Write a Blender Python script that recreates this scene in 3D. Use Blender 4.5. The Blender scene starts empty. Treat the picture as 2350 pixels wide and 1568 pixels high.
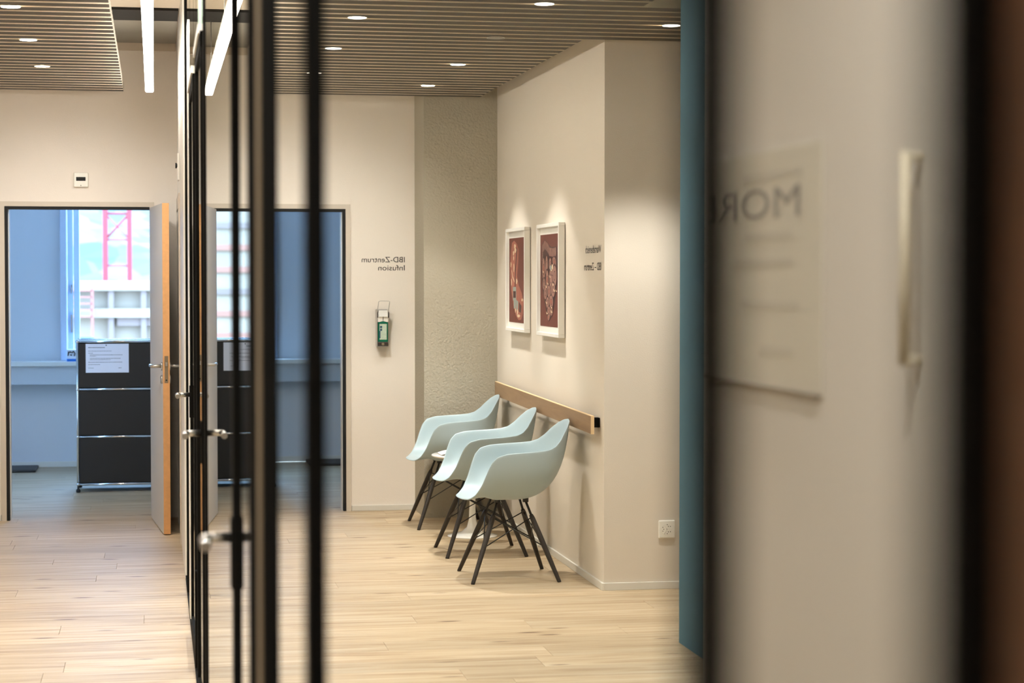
import bpy, bmesh, math, random
from mathutils import Vector, Matrix

random.seed(7)
S = bpy.context.scene
COL = S.collection

# ------------------------------------------------------------------ camera
F_PX, W_PX, H_PX = 4569.0, 2350.0, 1568.0
EYE = Vector((0.0, 0.0, 1.58))
yaw = math.atan2(1175 - 355, F_PX)
pitch = math.atan2(784 - 635, F_PX / math.cos(yaw))
fwd = Vector((math.sin(yaw) * math.cos(pitch), math.cos(yaw) * math.cos(pitch), -math.sin(pitch)))
cd = bpy.data.cameras.new('camera')
cam = bpy.data.objects.new('camera', cd)
COL.objects.link(cam)
cam.location = EYE
cam.rotation_euler = fwd.to_track_quat('-Z', 'Y').to_euler()
cd.sensor_width = 36.0
cd.lens = 36.0 * F_PX / W_PX
cd.clip_start, cd.clip_end = 0.05, 1000
cd.dof.use_dof = True
cd.dof.focus_distance = 10.6
cd.dof.aperture_fstop = 3.6
S.camera = cam

# ------------------------------------------------------------------ colour management, world
S.view_settings.view_transform = 'Standard'
S.view_settings.look = 'None'
S.view_settings.exposure = 0.0
S.view_settings.gamma = 1.0
S.view_settings.use_curve_mapping = False
S.cycles.max_bounces, S.cycles.diffuse_bounces, S.cycles.glossy_bounces, S.cycles.transmission_bounces = 6, 4, 2, 2
S.cycles.caustics_reflective = S.cycles.caustics_refractive = False
SKY = 20.0
w = bpy.data.worlds.new('daylight')
S.world = w
w.use_nodes = True
w.node_tree.nodes['Background'].inputs[0].default_value = (0.33, 0.60, 1.0, 1)
w.node_tree.nodes['Background'].inputs[1].default_value = SKY
LAMP = 100.0          # watts of each recessed downlight
LAMP_COL = (1.0, 0.97, 0.92)
TUBE = 26.0
MIR = 0.316          # the partition stands at x = 0.158; its reflection is added mirrored geometry behind
DY = 0.15


# ------------------------------------------------------------------ helpers
def lin(r, g, b):
    f = lambda c: (c / 255 / 12.92) if c / 255 <= 0.04045 else ((c / 255 + 0.055) / 1.055) ** 2.4
    return (f(r), f(g), f(b), 1)


MATS = {}


def mat(name, rgb, rough=0.6, metal=0.0, bump=0.0, bscale=60.0, var=0.0, emit=None, spec=0.5, coat=0.0):
    m = bpy.data.materials.new(name)
    m.use_nodes = True
    nt = m.node_tree
    p = nt.nodes['Principled BSDF']
    c = lin(*rgb)
    p.inputs['Base Color'].default_value = c
    p.inputs['Roughness'].default_value = rough
    p.inputs['Metallic'].default_value = metal
    p.inputs['Specular IOR Level'].default_value = spec
    p.inputs['Coat Weight'].default_value = coat
    if emit:
        p.inputs['Emission Color'].default_value = (*emit[0], 1)
        p.inputs['Emission Strength'].default_value = emit[1]
    if bump or var:
        tc = nt.nodes.new('ShaderNodeTexCoord')
        n = nt.nodes.new('ShaderNodeTexNoise')
        n.inputs['Scale'].default_value = bscale
        n.inputs['Detail'].default_value = 5
        nt.links.new(tc.outputs['Object'], n.inputs['Vector'])
        if bump:
            b = nt.nodes.new('ShaderNodeBump')
            b.inputs['Strength'].default_value = bump
            b.inputs['Distance'].default_value = 0.01
            nt.links.new(n.outputs['Fac'], b.inputs['Height'])
            nt.links.new(b.outputs['Normal'], p.inputs['Normal'])
        if var:
            r = nt.nodes.new('ShaderNodeValToRGB')
            r.color_ramp.elements[0].position = 0.3
            r.color_ramp.elements[1].position = 0.7
            r.color_ramp.elements[0].color = tuple(x * (1 - var) for x in c[:3]) + (1,)
            r.color_ramp.elements[1].color = tuple(min(1, x * (1 + var)) for x in c[:3]) + (1,)
            nt.links.new(n.outputs['Fac'], r.inputs['Fac'])
            nt.links.new(r.outputs['Color'], p.inputs['Base Color'])
    MATS[name] = m
    return m


def wood(name, dark, mid, light, stretch=(0.55, 9.0, 9.0), knots=True, rough=0.5, rnd=0.35):
    m = bpy.data.materials.new(name)
    m.use_nodes = True
    nt = m.node_tree
    L = nt.links.new
    p = nt.nodes['Principled BSDF']
    p.inputs['Roughness'].default_value = rough
    tc = nt.nodes.new('ShaderNodeTexCoord')
    oi = nt.nodes.new('ShaderNodeObjectInfo')
    mul = nt.nodes.new('ShaderNodeMath'); mul.operation = 'MULTIPLY'; mul.inputs[1].default_value = 37.0
    L(oi.outputs['Random'], mul.inputs[0])
    add = nt.nodes.new('ShaderNodeVectorMath'); add.operation = 'ADD'
    L(tc.outputs['Object'], add.inputs[0]); L(mul.outputs[0], add.inputs[1])
    mp = nt.nodes.new('ShaderNodeMapping'); mp.inputs['Scale'].default_value = stretch
    L(add.outputs[0], mp.inputs['Vector'])
    n = nt.nodes.new('ShaderNodeTexNoise')
    n.inputs['Scale'].default_value = 2.6; n.inputs['Detail'].default_value = 7; n.inputs['Roughness'].default_value = 0.62
    n.inputs['Distortion'].default_value = 0.6
    L(mp.outputs[0], n.inputs['Vector'])
    r = nt.nodes.new('ShaderNodeValToRGB')
    e = r.color_ramp.elements
    e[0].position = 0.28; e[0].color = lin(*dark)
    e[1].position = 0.75; e[1].color = lin(*light)
    k = e.new(0.5); k.color = lin(*mid)
    L(n.outputs['Fac'], r.inputs['Fac'])
    # per-piece tone
    mr = nt.nodes.new('ShaderNodeMapRange')
    mr.inputs['To Min'].default_value = 1 - rnd * 0.5; mr.inputs['To Max'].default_value = 1 + rnd * 0.35
    L(oi.outputs['Random'], mr.inputs['Value'])
    hsv = nt.nodes.new('ShaderNodeHueSaturation')
    L(r.outputs['Color'], hsv.inputs['Color']); L(mr.outputs[0], hsv.inputs['Value'])
    out = hsv.outputs['Color']
    if knots:
        mp2 = nt.nodes.new('ShaderNodeMapping'); mp2.inputs['Scale'].default_value = (1.5, 6.5, 1)
        L(add.outputs[0], mp2.inputs['Vector'])
        v = nt.nodes.new('ShaderNodeTexVoronoi'); v.inputs['Scale'].default_value = 1.35
        L(mp2.outputs[0], v.inputs['Vector'])
        nz = nt.nodes.new('ShaderNodeMath'); nz.operation = 'MULTIPLY_ADD'; nz.inputs[1].default_value = 0.16; 
        L(n.outputs['Fac'], nz.inputs[0]); L(v.outputs['Distance'], nz.inputs[2])
        kr = nt.nodes.new('ShaderNodeValToRGB')
        kr.color_ramp.elements[0].position = 0.13; kr.color_ramp.elements[0].color = (1, 1, 1, 1)
        kr.color_ramp.elements[1].position = 0.215; kr.color_ramp.elements[1].color = (0, 0, 0, 1)
        L(nz.outputs[0], kr.inputs['Fac'])
        mx = nt.nodes.new('ShaderNodeMixRGB'); mx.inputs['Color2'].default_value = lin(100, 70, 46)
        L(kr.outputs['Color'], mx.inputs['Fac']); L(out, mx.inputs['Color1'])
        out = mx.outputs['Color']
    L(out, p.inputs['Base Color'])
    b = nt.nodes.new('ShaderNodeBump'); b.inputs['Strength'].default_value = 0.06; b.inputs['Distance'].default_value = 0.004
    L(n.outputs['Fac'], b.inputs['Height']); L(b.outputs['Normal'], p.inputs['Normal'])
    MATS[name] = m
    return m


def glass_mat(name, rgb):
    m = bpy.data.materials.new(name)
    m.use_nodes = True
    nt = m.node_tree
    nt.nodes.remove(nt.nodes['Principled BSDF'])
    t = nt.nodes.new('ShaderNodeBsdfTransparent')
    t.inputs['Color'].default_value = (*rgb, 1)
    nt.links.new(t.outputs[0], nt.nodes['Material Output'].inputs['Surface'])
    MATS[name] = m
    return m


def tag(o, label, cat, group=None, kind=None):
    o['label'] = label
    o['category'] = cat
    if group:
        o['group'] = group
    if kind:
        o['kind'] = kind
    return o


def thing(name, label, cat, loc=(0, 0, 0), group=None, kind=None, mir=False):
    o = bpy.data.objects.new(name, None)
    o.empty_display_size = 0.1
    COL.objects.link(o)
    if mir:
        loc = (MIR - loc[0], loc[1] + DY, loc[2])
    o.location = loc
    return tag(o, label, cat, group, kind)


def B():
    return bmesh.new()


def box(bm, lo, hi, mi=0, bev=0.0):
    lo, hi = Vector(lo), Vector(hi)
    mn = Vector((min(lo[i], hi[i]) for i in range(3)))
    mx = Vector((max(lo[i], hi[i]) for i in range(3)))
    c, s = (mn + mx) / 2, mx - mn
    r = bmesh.ops.create_cube(bm, size=1, matrix=Matrix.Translation(c) @ Matrix.Diagonal((*s, 1)))
    vs = r['verts']
    fs = list({f for v in vs for f in v.link_faces})
    for f in fs:
        f.material_index = mi
    if bev:
        es = list({e for v in vs for e in v.link_edges})
        rr = bmesh.ops.bevel(bm, geom=es, offset=bev, segments=2, affect='EDGES', profile=0.5)
        for f in rr['faces']:
            f.material_index = mi
    return bm


def tube(bm, pts, r, n=10, mi=0, caps=True):
    pts = [Vector(p) for p in pts]
    rs = r if isinstance(r, (list, tuple)) else [r] * len(pts)
    rings = []
    prev = None
    for i, p in enumerate(pts):
        d = (pts[min(i + 1, len(pts) - 1)] - pts[max(i - 1, 0)]).normalized()
        if prev is None:
            a = d.orthogonal().normalized()
        else:
            a = (prev - d * prev.dot(d)).normalized()
        prev = a
        b = d.cross(a)
        rings.append([bm.verts.new(p + (a * math.cos(t) + b * math.sin(t)) * rs[i]) for t in [2 * math.pi * k / n for k in range(n)]])
    for i in range(len(rings) - 1):
        for k in range(n):
            f = bm.faces.new((rings[i][k], rings[i][(k + 1) % n], rings[i + 1][(k + 1) % n], rings[i + 1][k]))
            f.material_index = mi
            f.smooth = True
    if caps:
        for ring, flip in ((rings[0], True), (rings[-1], False)):
            f = bm.faces.new(ring[::-1] if flip else ring)
            f.material_index = mi
    return bm


def lathe(bm, prof, c=(0, 0, 0), n=32, mi=0, axis='Z'):
    c = Vector(c)
    rings = []
    for r, h in prof:
        ring = []
        for k in range(n):
            t = 2 * math.pi * k / n
            if axis == 'Z':
                q = Vector((r * math.cos(t), r * math.sin(t), h))
            elif axis == 'Y':
                q = Vector((r * math.cos(t), h, r * math.sin(t)))
            else:
                q = Vector((h, r * math.cos(t), r * math.sin(t)))
            ring.append(bm.verts.new(c + q))
        rings.append(ring)
    for i in range(len(rings) - 1):
        for k in range(n):
            f = bm.faces.new((rings[i][k], rings[i][(k + 1) % n], rings[i + 1][(k + 1) % n], rings[i + 1][k]))
            f.material_index = mi
            f.smooth = True
    for ring in (rings[0], rings[-1]):
        bm.faces.new(ring).material_index = mi
    return bm


def prism(bm, poly, a, b, plane='YZ', mi=0):
    """polygon of (u, v) extruded between a and b along the axis left over"""
    def P(u, v, t):
        return {'YZ': (t, u, v), 'XZ': (u, t, v), 'XY': (u, v, t)}[plane]
    va = [bm.verts.new(P(u, v, a)) for u, v in poly]
    vb = [bm.verts.new(P(u, v, b)) for u, v in poly]
    n = len(poly)
    fs = [bm.faces.new(va[::-1]), bm.faces.new(vb)]
    for k in range(n):
        fs.append(bm.faces.new((va[k], va[(k + 1) % n], vb[(k + 1) % n], vb[k])))
    for f in fs:
        f.material_index = mi
    return bm


def mesh_of(name, bm, mir=False, off=(0, 0, 0)):
    if mir:
        for v in bm.verts:
            v.co.x = MIR - v.co.x
            v.co.y += DY
    bmesh.ops.recalc_face_normals(bm, faces=bm.faces[:])
    o = Vector(off)
    if o.length:
        for v in bm.verts:
            v.co -= o
    me = bpy.data.meshes.new(name)
    bm.to_mesh(me)
    bm.free()
    return me


def obj(name, bm, ms, parent=None, mir=False, smooth=False):
    off = parent.location if parent is not None and parent.parent is None else Vector((0, 0, 0))
    if parent is not None and parent.parent is not None:
        q = parent
        off = Vector((0, 0, 0))
        while q is not None:
            off = off + q.location
            q = q.parent
    if parent is None:                      # a thing that is one mesh: origin at the middle of its base
        cs = [v.co for v in bm.verts]
        off = Vector(((min(c.x for c in cs) + max(c.x for c in cs)) / 2, (min(c.y for c in cs) + max(c.y for c in cs)) / 2, min(c.z for c in cs)))
        if mir:
            off = Vector((MIR - off.x, off.y + DY, off.z))
    me = mesh_of(name, bm, mir, off)
    o = bpy.data.objects.new(name, me)
    COL.objects.link(o)
    for m in (ms if isinstance(ms, (list, tuple)) else [ms]):
        me.materials.append(MATS[m])
    if smooth:
        for f in me.polygons:
            f.use_smooth = True
    if parent is not None:
        o.parent = parent
    else:
        o.location = off
    return o


def struct(name, bm, ms, label, cat, mir=False):
    return tag(obj(name, bm, ms, None, mir), label, cat, None, 'structure')


def text_bm(body, size_u, size_v, origin, u, v, nrm, thick=0.001, bold=0.004):
    """lettering as flat geometry: bounding box of size_u x size_v, starting at origin, running along u, upright along v"""
    cu = bpy.data.curves.new('t', 'FONT')
    cu.body = body
    cu.resolution_u = 3
    cu.offset = bold
    to = bpy.data.objects.new('t', cu)
    COL.objects.link(to)
    dg = bpy.context.evaluated_depsgraph_get()
    me = bpy.data.meshes.new_from_object(to.evaluated_get(dg))
    bpy.data.objects.remove(to)
    bpy.data.curves.remove(cu)
    bm = bmesh.new()
    bm.from_mesh(me)
    bpy.data.meshes.remove(me)
    xs = [q.co.x for q in bm.verts]; ys = [q.co.y for q in bm.verts]
    x0, x1, y0, y1 = min(xs), max(xs), min(ys), max(ys)
    u, v, nrm, origin = Vector(u), Vector(v), Vector(nrm), Vector(origin)
    base0 = 0.0
    for q in bm.verts:
        q.co = origin + u * ((q.co.x - x0) / (x1 - x0) * size_u) + v * ((q.co.y - base0) / (y1 - base0) * size_v) + nrm * thick
    return bm


def merge(a, b):
    me = bpy.data.meshes.new('tmp')
    b.to_mesh(me)
    b.free()
    a.from_mesh(me)
    bpy.data.meshes.remove(me)
    return a


# ------------------------------------------------------------------ materials
mat('wall_paint', (244, 236, 226), 0.85, bump=0.10, bscale=160)
mat('wall_beige', (226, 217, 203), 0.85, bump=0.10, bscale=160)
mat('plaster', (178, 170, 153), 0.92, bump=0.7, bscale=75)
mat('near_wall', (226, 220, 212), 0.8)
mat('room_wall', (222, 225, 230), 0.85)
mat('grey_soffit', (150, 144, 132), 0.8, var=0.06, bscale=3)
mat('ceiling_paint', (214, 200, 180), 0.9)
mat('blue_wall', (98, 142, 162), 0.75)
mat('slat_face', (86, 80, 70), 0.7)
mat('slat_edge', (238, 226, 206), 0.6)  # pale tone painted on for light catching the slats' sides
mat('black_metal', (22, 21, 19), 0.75, spec=0.08)
mat('rubber', (10, 10, 10), 0.7)
mat('bronze', (138, 122, 98), 0.55)
mat('steel', (206, 204, 200), 0.28, metal=1.0)
mat('chrome', (225, 225, 225), 0.12, metal=1.0)
mat('white_lacquer', (240, 237, 230), 0.35)
mat('white_gloss', (244, 243, 238), 0.2, coat=0.4)
mat('casing', (214, 204, 190), 0.6)
mat('skirting', (226, 223, 214), 0.5)
mat('leaf_grey', (206, 204, 202), 0.55, var=0.03, bscale=300)
mat('shell_plastic', (178, 196, 202), 0.42, spec=0.4)
mat('dark_oak', (50, 43, 37), 0.5, var=0.25, bscale=90)
mat('wire', (28, 26, 24), 0.45)
mat('cabinet_black', (25, 21, 18), 0.5)
mat('paper', (232, 232, 240), 0.8)
mat('ink', (70, 70, 78), 0.8)
mat('letter', (44, 40, 36), 0.7)
mat('heading', (164, 158, 152), 0.8)
mat('letter_faint', (210, 204, 192), 0.8)
mat('board', (220, 214, 200), 0.7)
mat('art_red', (102, 50, 38), 0.6, var=0.12, bscale=14)
mat('art_pink', (152, 90, 74), 0.6, var=0.15, bscale=20)
mat('art_mauve', (146, 106, 94), 0.6, var=0.2, bscale=30)
mat('art_dark', (70, 42, 36), 0.6)
mat('art_cream', (208, 180, 148), 0.6)
mat('art_grey', (140, 146, 136), 0.6)
mat('green_liquid', (0, 100, 72), 0.25, spec=0.5)
mat('teal', (20, 72, 98), 0.4)
mat('label_print', (190, 206, 188), 0.6, var=0.15, bscale=120)
mat('dark_plastic', (52, 44, 38), 0.4)
mat('hole', (38, 28, 20), 0.8)
mat('socket', (250, 248, 238), 0.4)
mat('window_frame', (206, 220, 240), 0.45)
mat('box_blue', (30, 120, 215), 0.5)
mat('crane_red', (149, 48, 48), 0.6)
mat('concrete_far', (148, 126, 103), 0.9, var=0.15, bscale=0.3)
mat('concrete_far_b', (121, 99, 86), 0.9)
mat('scaffold', (149, 88, 72), 0.8)
mat('glass_far', (100, 95, 88), 0.5)
mat('brick_far', (149, 99, 78), 0.9)
mat('dark_far', (31, 43, 52), 0.8)
mat('foliage_far', (66, 94, 110), 0.9)
mat('brown_wood', (150, 100, 66), 0.55, var=0.2, bscale=12)
mat('ledge_brown', (150, 138, 124), 0.6)
mat('brass', (228, 218, 194), 0.5)
mat('tube_light', (255, 255, 255), 0.5, emit=((1.0, 0.93, 0.84), TUBE))
mat('lamp_lens', (255, 255, 255), 0.5, emit=((1.0, 0.93, 0.80), 14.0))
mat('lamp_off', (150, 146, 136), 0.4)
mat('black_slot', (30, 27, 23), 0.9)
glass_mat('pane_glass', (0.915, 0.918, 0.905))  # tint stands in for light lost in the reflection
glass_mat('window_glass', (0.95, 0.97, 1.0))
mat('pane_edge', (196, 226, 212), 0.3)
wood('oak_floor', (156, 128, 96), (190, 168, 136), (205, 189, 164), rnd=0.20)
wood('rail_oak', (134, 106, 76), (152, 122, 90), (164, 134, 100), stretch=(9, 0.8, 9), knots=False, rnd=0.0)
mat('edge_oak', (226, 196, 152), 0.5)
mat('leaf_edge', (222, 168, 112), 0.5, var=0.06, bscale=40)

# hillside texture: too far away to tell its pieces apart
m = mat('hillside', (110, 140, 170), 0.9)
nt = m.node_tree
tc = nt.nodes.new('ShaderNodeTexCoord')
v = nt.nodes.new('ShaderNodeTexVoronoi'); v.inputs['Scale'].default_value = 0.33
r = nt.nodes.new('ShaderNodeValToRGB')
e = r.color_ramp.elements
e[0].color = lin(66, 74, 80); e[1].color = lin(124, 104, 86)
k = e.new(0.45); k.color = lin(94, 88, 82)
nt.links.new(tc.outputs['Object'], v.inputs['Vector'])
nt.links.new(v.outputs['Color'], r.inputs['Fac'])
nt.links.new(r.outputs['Color'], nt.nodes['Principled BSDF'].inputs['Base Color'])

# ------------------------------------------------------------------ floor: single oak boards laid across the corridor
fl = thing('floor', 'pale knotty oak plank floor running through corridor and rooms', 'floor', (0.8, 7, -0.03), kind='structure')
bm = B(); box(bm, (-2.1, -1.6, -0.05), (3.7, 17.2, -0.0125)); obj('subfloor', bm, 'concrete_far', fl)
PW = 0.219
lens = [1.6, 2.0, 2.4]
plank_me = []
for Lp in lens:
    bm = B(); box(bm, (-Lp / 2 + 0.0006, -PW / 2 + 0.0006, -0.012), (Lp / 2 - 0.0006, PW / 2 - 0.0006, 0), bev=0.0006)
    me = mesh_of('plank', bm); me.materials.append(MATS['oak_floor']); plank_me.append(me)
y = 2.2
while y < 17.0:
    x = -2.05 - random.random() * 1.6
    while x < 3.6:
        i = random.randrange(3)
        Lp = lens[i]
        if x + Lp > -2.05:
            o = bpy.data.objects.new('plank', plank_me[i]); COL.objects.link(o)
            o.parent = fl
            o.location = (x + Lp / 2 - 0.8, y + PW / 2 - 7, 0.03)
        x += Lp
    y += PW
bm = B(); box(bm, (-2.1, -1.6, -0.0125), (3.7, 2.2, 0)); obj('near_boards', bm, 'oak_floor', fl)

# ------------------------------------------------------------------ walls of the corridor
ZC = 3.12


def back_wall(mir):
    side = 'right' if mir else 'left'
    yb, t = 13.27, 0.16
    bm = B()
    x_end = -1.95 if not mir else MIR - 1.76
    box(bm, (x_end, yb, 0), (-0.985, yb + t, ZC))
    box(bm, (-0.985, yb, 2.073), (0.0, yb + t, ZC))
    box(bm, (0.0, yb, 0), (0.15, yb + t, ZC))
    struct('wall_back_' + side, bm, 'wall_paint',
           'beige white end wall above the open door, carrying the small black-windowed box' if not mir else 'beige white end wall with mirror-written IBD-Zentrum lettering, behind glass', 'wall', mir)
    bm = B()
    box(bm, (x_end, yb - 0.012, 0), (-0.99, yb, 0.038), bev=0.002)
    struct('baseboard_back_' + side, bm, 'skirting', 'low white baseboard of end wall left of open door' if not mir else 'low white baseboard of end wall below the green dispenser', 'baseboard', mir)


back_wall(False)
back_wall(True)

bm = B(); box(bm, (1.738, 12.95, 0), (2.3, 13.6, ZC))
struct('wall_pier', bm, 'plaster', 'shaded rough-plastered pier in corner behind the farthest blue chair', 'wall')
bm = B(); box(bm, (2.226, 9.775, 0), (3.7, 12.95, ZC))
struct('wall_right', bm, 'wall_beige', 'white wall with two framed pictures and a wooden rail behind blue chairs', 'wall')
bm = B()
box(bm, (2.214, 9.763, 0), (2.226, 12.95, 0.038), bev=0.002)
box(bm, (2.226, 9.763, 0), (3.55, 9.775, 0.038), bev=0.002)
struct('baseboard_right', bm, 'skirting', 'low pale grey baseboard turning the corner under the power outlet', 'baseboard')
bm = B(); box(bm, (2.226, 4.0, 0), (2.5, 8.314, ZC))
struct('wall_blue', bm, 'blue_wall', 'dusty blue wall end standing on the floor beside black post', 'wall')
bm = B(); box(bm, (3.55, -1.6, 0), (3.7, 9.775, ZC))
struct('wall_niche_end', bm, 'wall_paint', 'white end wall of side niche behind blue wall', 'wall')
bm = B(); box(bm, (1.0, -1.6, 0), (2.2, 3.58, ZC))
struct('wall_near', bm, 'near_wall', 'blurred off-white wall close by, carrying notice board and pull handle', 'wall')
bm = B(); box(bm, (-2.1, -1.6, 0), (-1.91, 13.27, ZC))
struct('wall_left', bm, 'wall_paint', 'plain white wall on the open side of the corridor', 'wall')
bm = B(); box(bm, (-2.1, -1.75, 0), (3.7, -1.6, ZC))
struct('wall_front', bm, 'wall_paint', 'plain white wall closing the corridor behind the viewer', 'wall')
# white partition piece between glass and end wall, continued between the back room and its mirrored copy
bm = B(); box(bm, (0.150, 10.55, 0), (0.166, 17.2, ZC))
struct('wall_partition', bm, 'white_lacquer', 'narrow bright white wall strip between end wall and black glass frame', 'wall')
# back room and its mirrored copy
for mir in (False, True):
    n = 'right' if mir else 'left'
    bm = B()
    # back wall with window opening x -0.773..0.10, z 0.93..2.55
    xw = -0.713 if mir else -0.773
    box(bm, (-2.3, 17.0, 0), (xw, 17.25, 2.9))
    box(bm, (xw, 17.0, 0), (0.15, 17.25, 0.89))
    box(bm, (xw, 17.0, 2.6), (0.15, 17.25, 2.9))
    box(bm, (0.10, 17.0, 0.89), (0.15, 17.25, 2.6))
    box(bm, (-2.4, 13.43, 0), (-2.25, 17.0, 2.9))
    struct('wall_room_' + n, bm, 'room_wall', 'bluish daylit wall with tall window inside room behind the open door' if not mir else 'bluish daylit wall of back room seen through glass between black posts', 'wall', mir)
    bm = B(); box(bm, (-2.4, 13.43, 2.9), (0.15, 17.25, 3.0))
    struct('ceiling_room_' + n, bm, 'room_wall', 'white ceiling of room behind the open door' if not mir else 'white ceiling of back room behind the glass', 'ceiling', mir)
    bm = B(); box(bm, (-2.25, 16.985, 0), (0.14, 17.0, 0.045), bev=0.002)
    struct('baseboard_room_' + n, bm, 'skirting', 'baseboard of daylit room behind the open door' if not mir else 'baseboard of daylit back room behind the glass', 'baseboard', mir)

# ------------------------------------------------------------------ ceiling
bm = B()
box(bm, (-2.1, -1.75, ZC), (3.7, 13.6, ZC + 0.15))
struct('ceiling', bm, 'ceiling_paint', 'beige upper ceiling glimpsed above the light tube', 'ceiling')
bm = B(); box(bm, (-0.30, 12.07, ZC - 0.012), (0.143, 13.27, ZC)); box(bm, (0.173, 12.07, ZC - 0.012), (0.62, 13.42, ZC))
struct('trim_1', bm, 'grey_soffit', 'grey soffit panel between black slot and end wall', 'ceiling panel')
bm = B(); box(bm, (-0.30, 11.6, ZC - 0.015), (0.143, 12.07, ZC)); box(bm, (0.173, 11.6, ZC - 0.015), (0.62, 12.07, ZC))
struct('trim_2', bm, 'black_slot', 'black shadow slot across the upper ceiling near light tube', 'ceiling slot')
bm = B(); box(bm, (-0.30, 13.245, ZC - 0.06), (0.143, 13.27, ZC - 0.012)); box(bm, (0.173, 13.395, ZC - 0.06), (0.62, 13.42, ZC - 0.012))
struct('trim_3', bm, 'ceiling_paint', 'beige cornice strip at top of end wall', 'cornice')

ZS = 2.76


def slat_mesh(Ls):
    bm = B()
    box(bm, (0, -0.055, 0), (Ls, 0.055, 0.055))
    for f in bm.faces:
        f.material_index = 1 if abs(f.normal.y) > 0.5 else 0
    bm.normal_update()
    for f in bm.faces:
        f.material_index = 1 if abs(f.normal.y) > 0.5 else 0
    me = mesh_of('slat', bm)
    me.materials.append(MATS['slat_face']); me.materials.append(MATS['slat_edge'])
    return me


def slat_field(label, x0, x1, wide=None, far0=None):
    e = thing('slat_ceiling', label, 'slat ceiling', (x0, 8.0, ZS), kind='structure')
    a = slat_mesh(x1 - x0)
    b = slat_mesh(wide - x0) if wide else None
    c_ = slat_mesh(x1 - far0) if far0 else None
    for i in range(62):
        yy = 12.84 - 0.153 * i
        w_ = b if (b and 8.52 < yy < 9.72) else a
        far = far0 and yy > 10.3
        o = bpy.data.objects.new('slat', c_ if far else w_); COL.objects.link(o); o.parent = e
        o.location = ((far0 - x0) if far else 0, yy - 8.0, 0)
    bm = B()
    for xc in [x0 + 0.35 + 0.9 * k for k in range(int((x1 - x0) / 0.9) + 1)]:
        if xc < x1 - 0.1:
            box(bm, (xc, 3.4, ZS + 0.056), (xc + 0.03, 12.88, ZS + 0.10))
    obj('carrier_rail', bm, 'black_metal', e)
    return e


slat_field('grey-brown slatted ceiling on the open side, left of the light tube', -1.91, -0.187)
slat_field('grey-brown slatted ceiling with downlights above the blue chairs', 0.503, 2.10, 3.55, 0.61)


# ------------------------------------------------------------------ downlights
def downlight(x, y, label, on=True, power=1.0, group='recessed downlights', cone=84, blend=0.4, zs=ZS, tilt=0, core=0.0):
    t = thing('downlight', label, 'downlight', (x, y, zs - 0.002), group)
    bm = B()
    lathe(bm, [(0.045, 0.0), (0.045, 0.002), (0.038, 0.002), (0.038, 0.0)], (x, y, zs - 0.002), 28)
    obj('trim_ring', bm, 'white_lacquer', t)
    bm = B(); lathe(bm, [(0.0005, 0), (0.041, 0.0), (0.041, 0.001), (0.0005, 0.001)], (x, y, zs - 0.0025), 28)
    obj('lens', bm, 'lamp_lens' if on else 'lamp_off', t)
    if on:
        L = bpy.data.lights.new('lamp', 'SPOT')
        L.energy = LAMP * power
        L.color = LAMP_COL
        L.spot_size = math.radians(cone)
        L.spot_blend = blend
        L.shadow_soft_size = 0.035
        o = bpy.data.objects.new('lamp', L); COL.objects.link(o)
        o.parent = t
        o.location = (0, 0, -0.012)
        o.rotation_euler = (math.radians(tilt), 0, 0)      # swivelled towards the end wall
        if core:                                           # reflector lamps throw a tight bright core inside their wider spill
            L2 = L.copy(); L2.energy = LAMP * core; L2.spot_size = math.radians(60); L2.spot_blend = 0.6
            o = bpy.data.objects.new('lamp_core', L2); COL.objects.link(o); o.parent = t
            o.location = (0, 0, -0.012)
    return t


for i, yy in enumerate((11.443, 10.191, 8.956)):
    downlight(-0.61, yy, ['lit downlight nearest the end wall in slatted ceiling beside the tube', 'middle one of three lit downlights in slatted ceiling beside the tube',
                          'lit downlight cut by upper picture edge, in slatted ceiling beside the tube'][i], power=(1.35, 1.3, 1.3)[i], cone=94, blend=1.0, tilt=(43, 0, 0)[i])
for i, yy in enumerate((11.534, 10.283, 9.053)):
    downlight(0.912, yy, ['lit downlight half hidden by black post, near end wall behind glass', 'lit downlight just beside the black post, middle of its row behind glass',
                          'lit downlight near top of picture, row closest to the black posts'][i], power=(1.7, 0.6, 1.2)[i], cone=94, blend=1.0, tilt=(43, 0, 0)[i])
for i, yy in enumerate((12.173, 10.941)):
    downlight(1.66, yy, ['lit downlight closest to the rough pier, above the farthest chair', 'lit downlight in slats above the middle blue chair'][i], power=0.62, cone=82, blend=0.3, core=1.45)
downlight(1.66, 9.70, 'unlit dim downlight in slats between two lit ones', on=False)
downlight(1.66, 8.459, 'lit downlight at top edge of picture above corner of white wall', power=0.7, cone=94, blend=1.0)
downlight(2.385, 9.076, 'lit downlight in slats of side niche beside blue wall', power=1.5, cone=90, blend=0.5)
for yy, nth in ((7.7, 'first'), (6.45, 'second'), (5.2, 'third'), (3.95, 'fourth')):
    for xx, sd in ((-0.61, 'on the open side'), (0.912, 'behind the glass')):
        downlight(xx, yy, nth + ' lit downlight out of view above the picture, ' + sd, group='downlights above the picture', power=1.3 if xx < 0 else 1.0, cone=94, blend=1.0)

for xx, yy, nm in ((0.50, 1.75, 'ceiling downlight just inside the glass, near the camera'), (-0.75, 1.75, 'ceiling downlight over the open corridor, near the camera')):  # unseen fill lamps added to brighten the near wall
    downlight(xx, yy, nm, group='downlights above the picture', zs=ZC, power=1.15, cone=150, blend=0.6)


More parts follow.
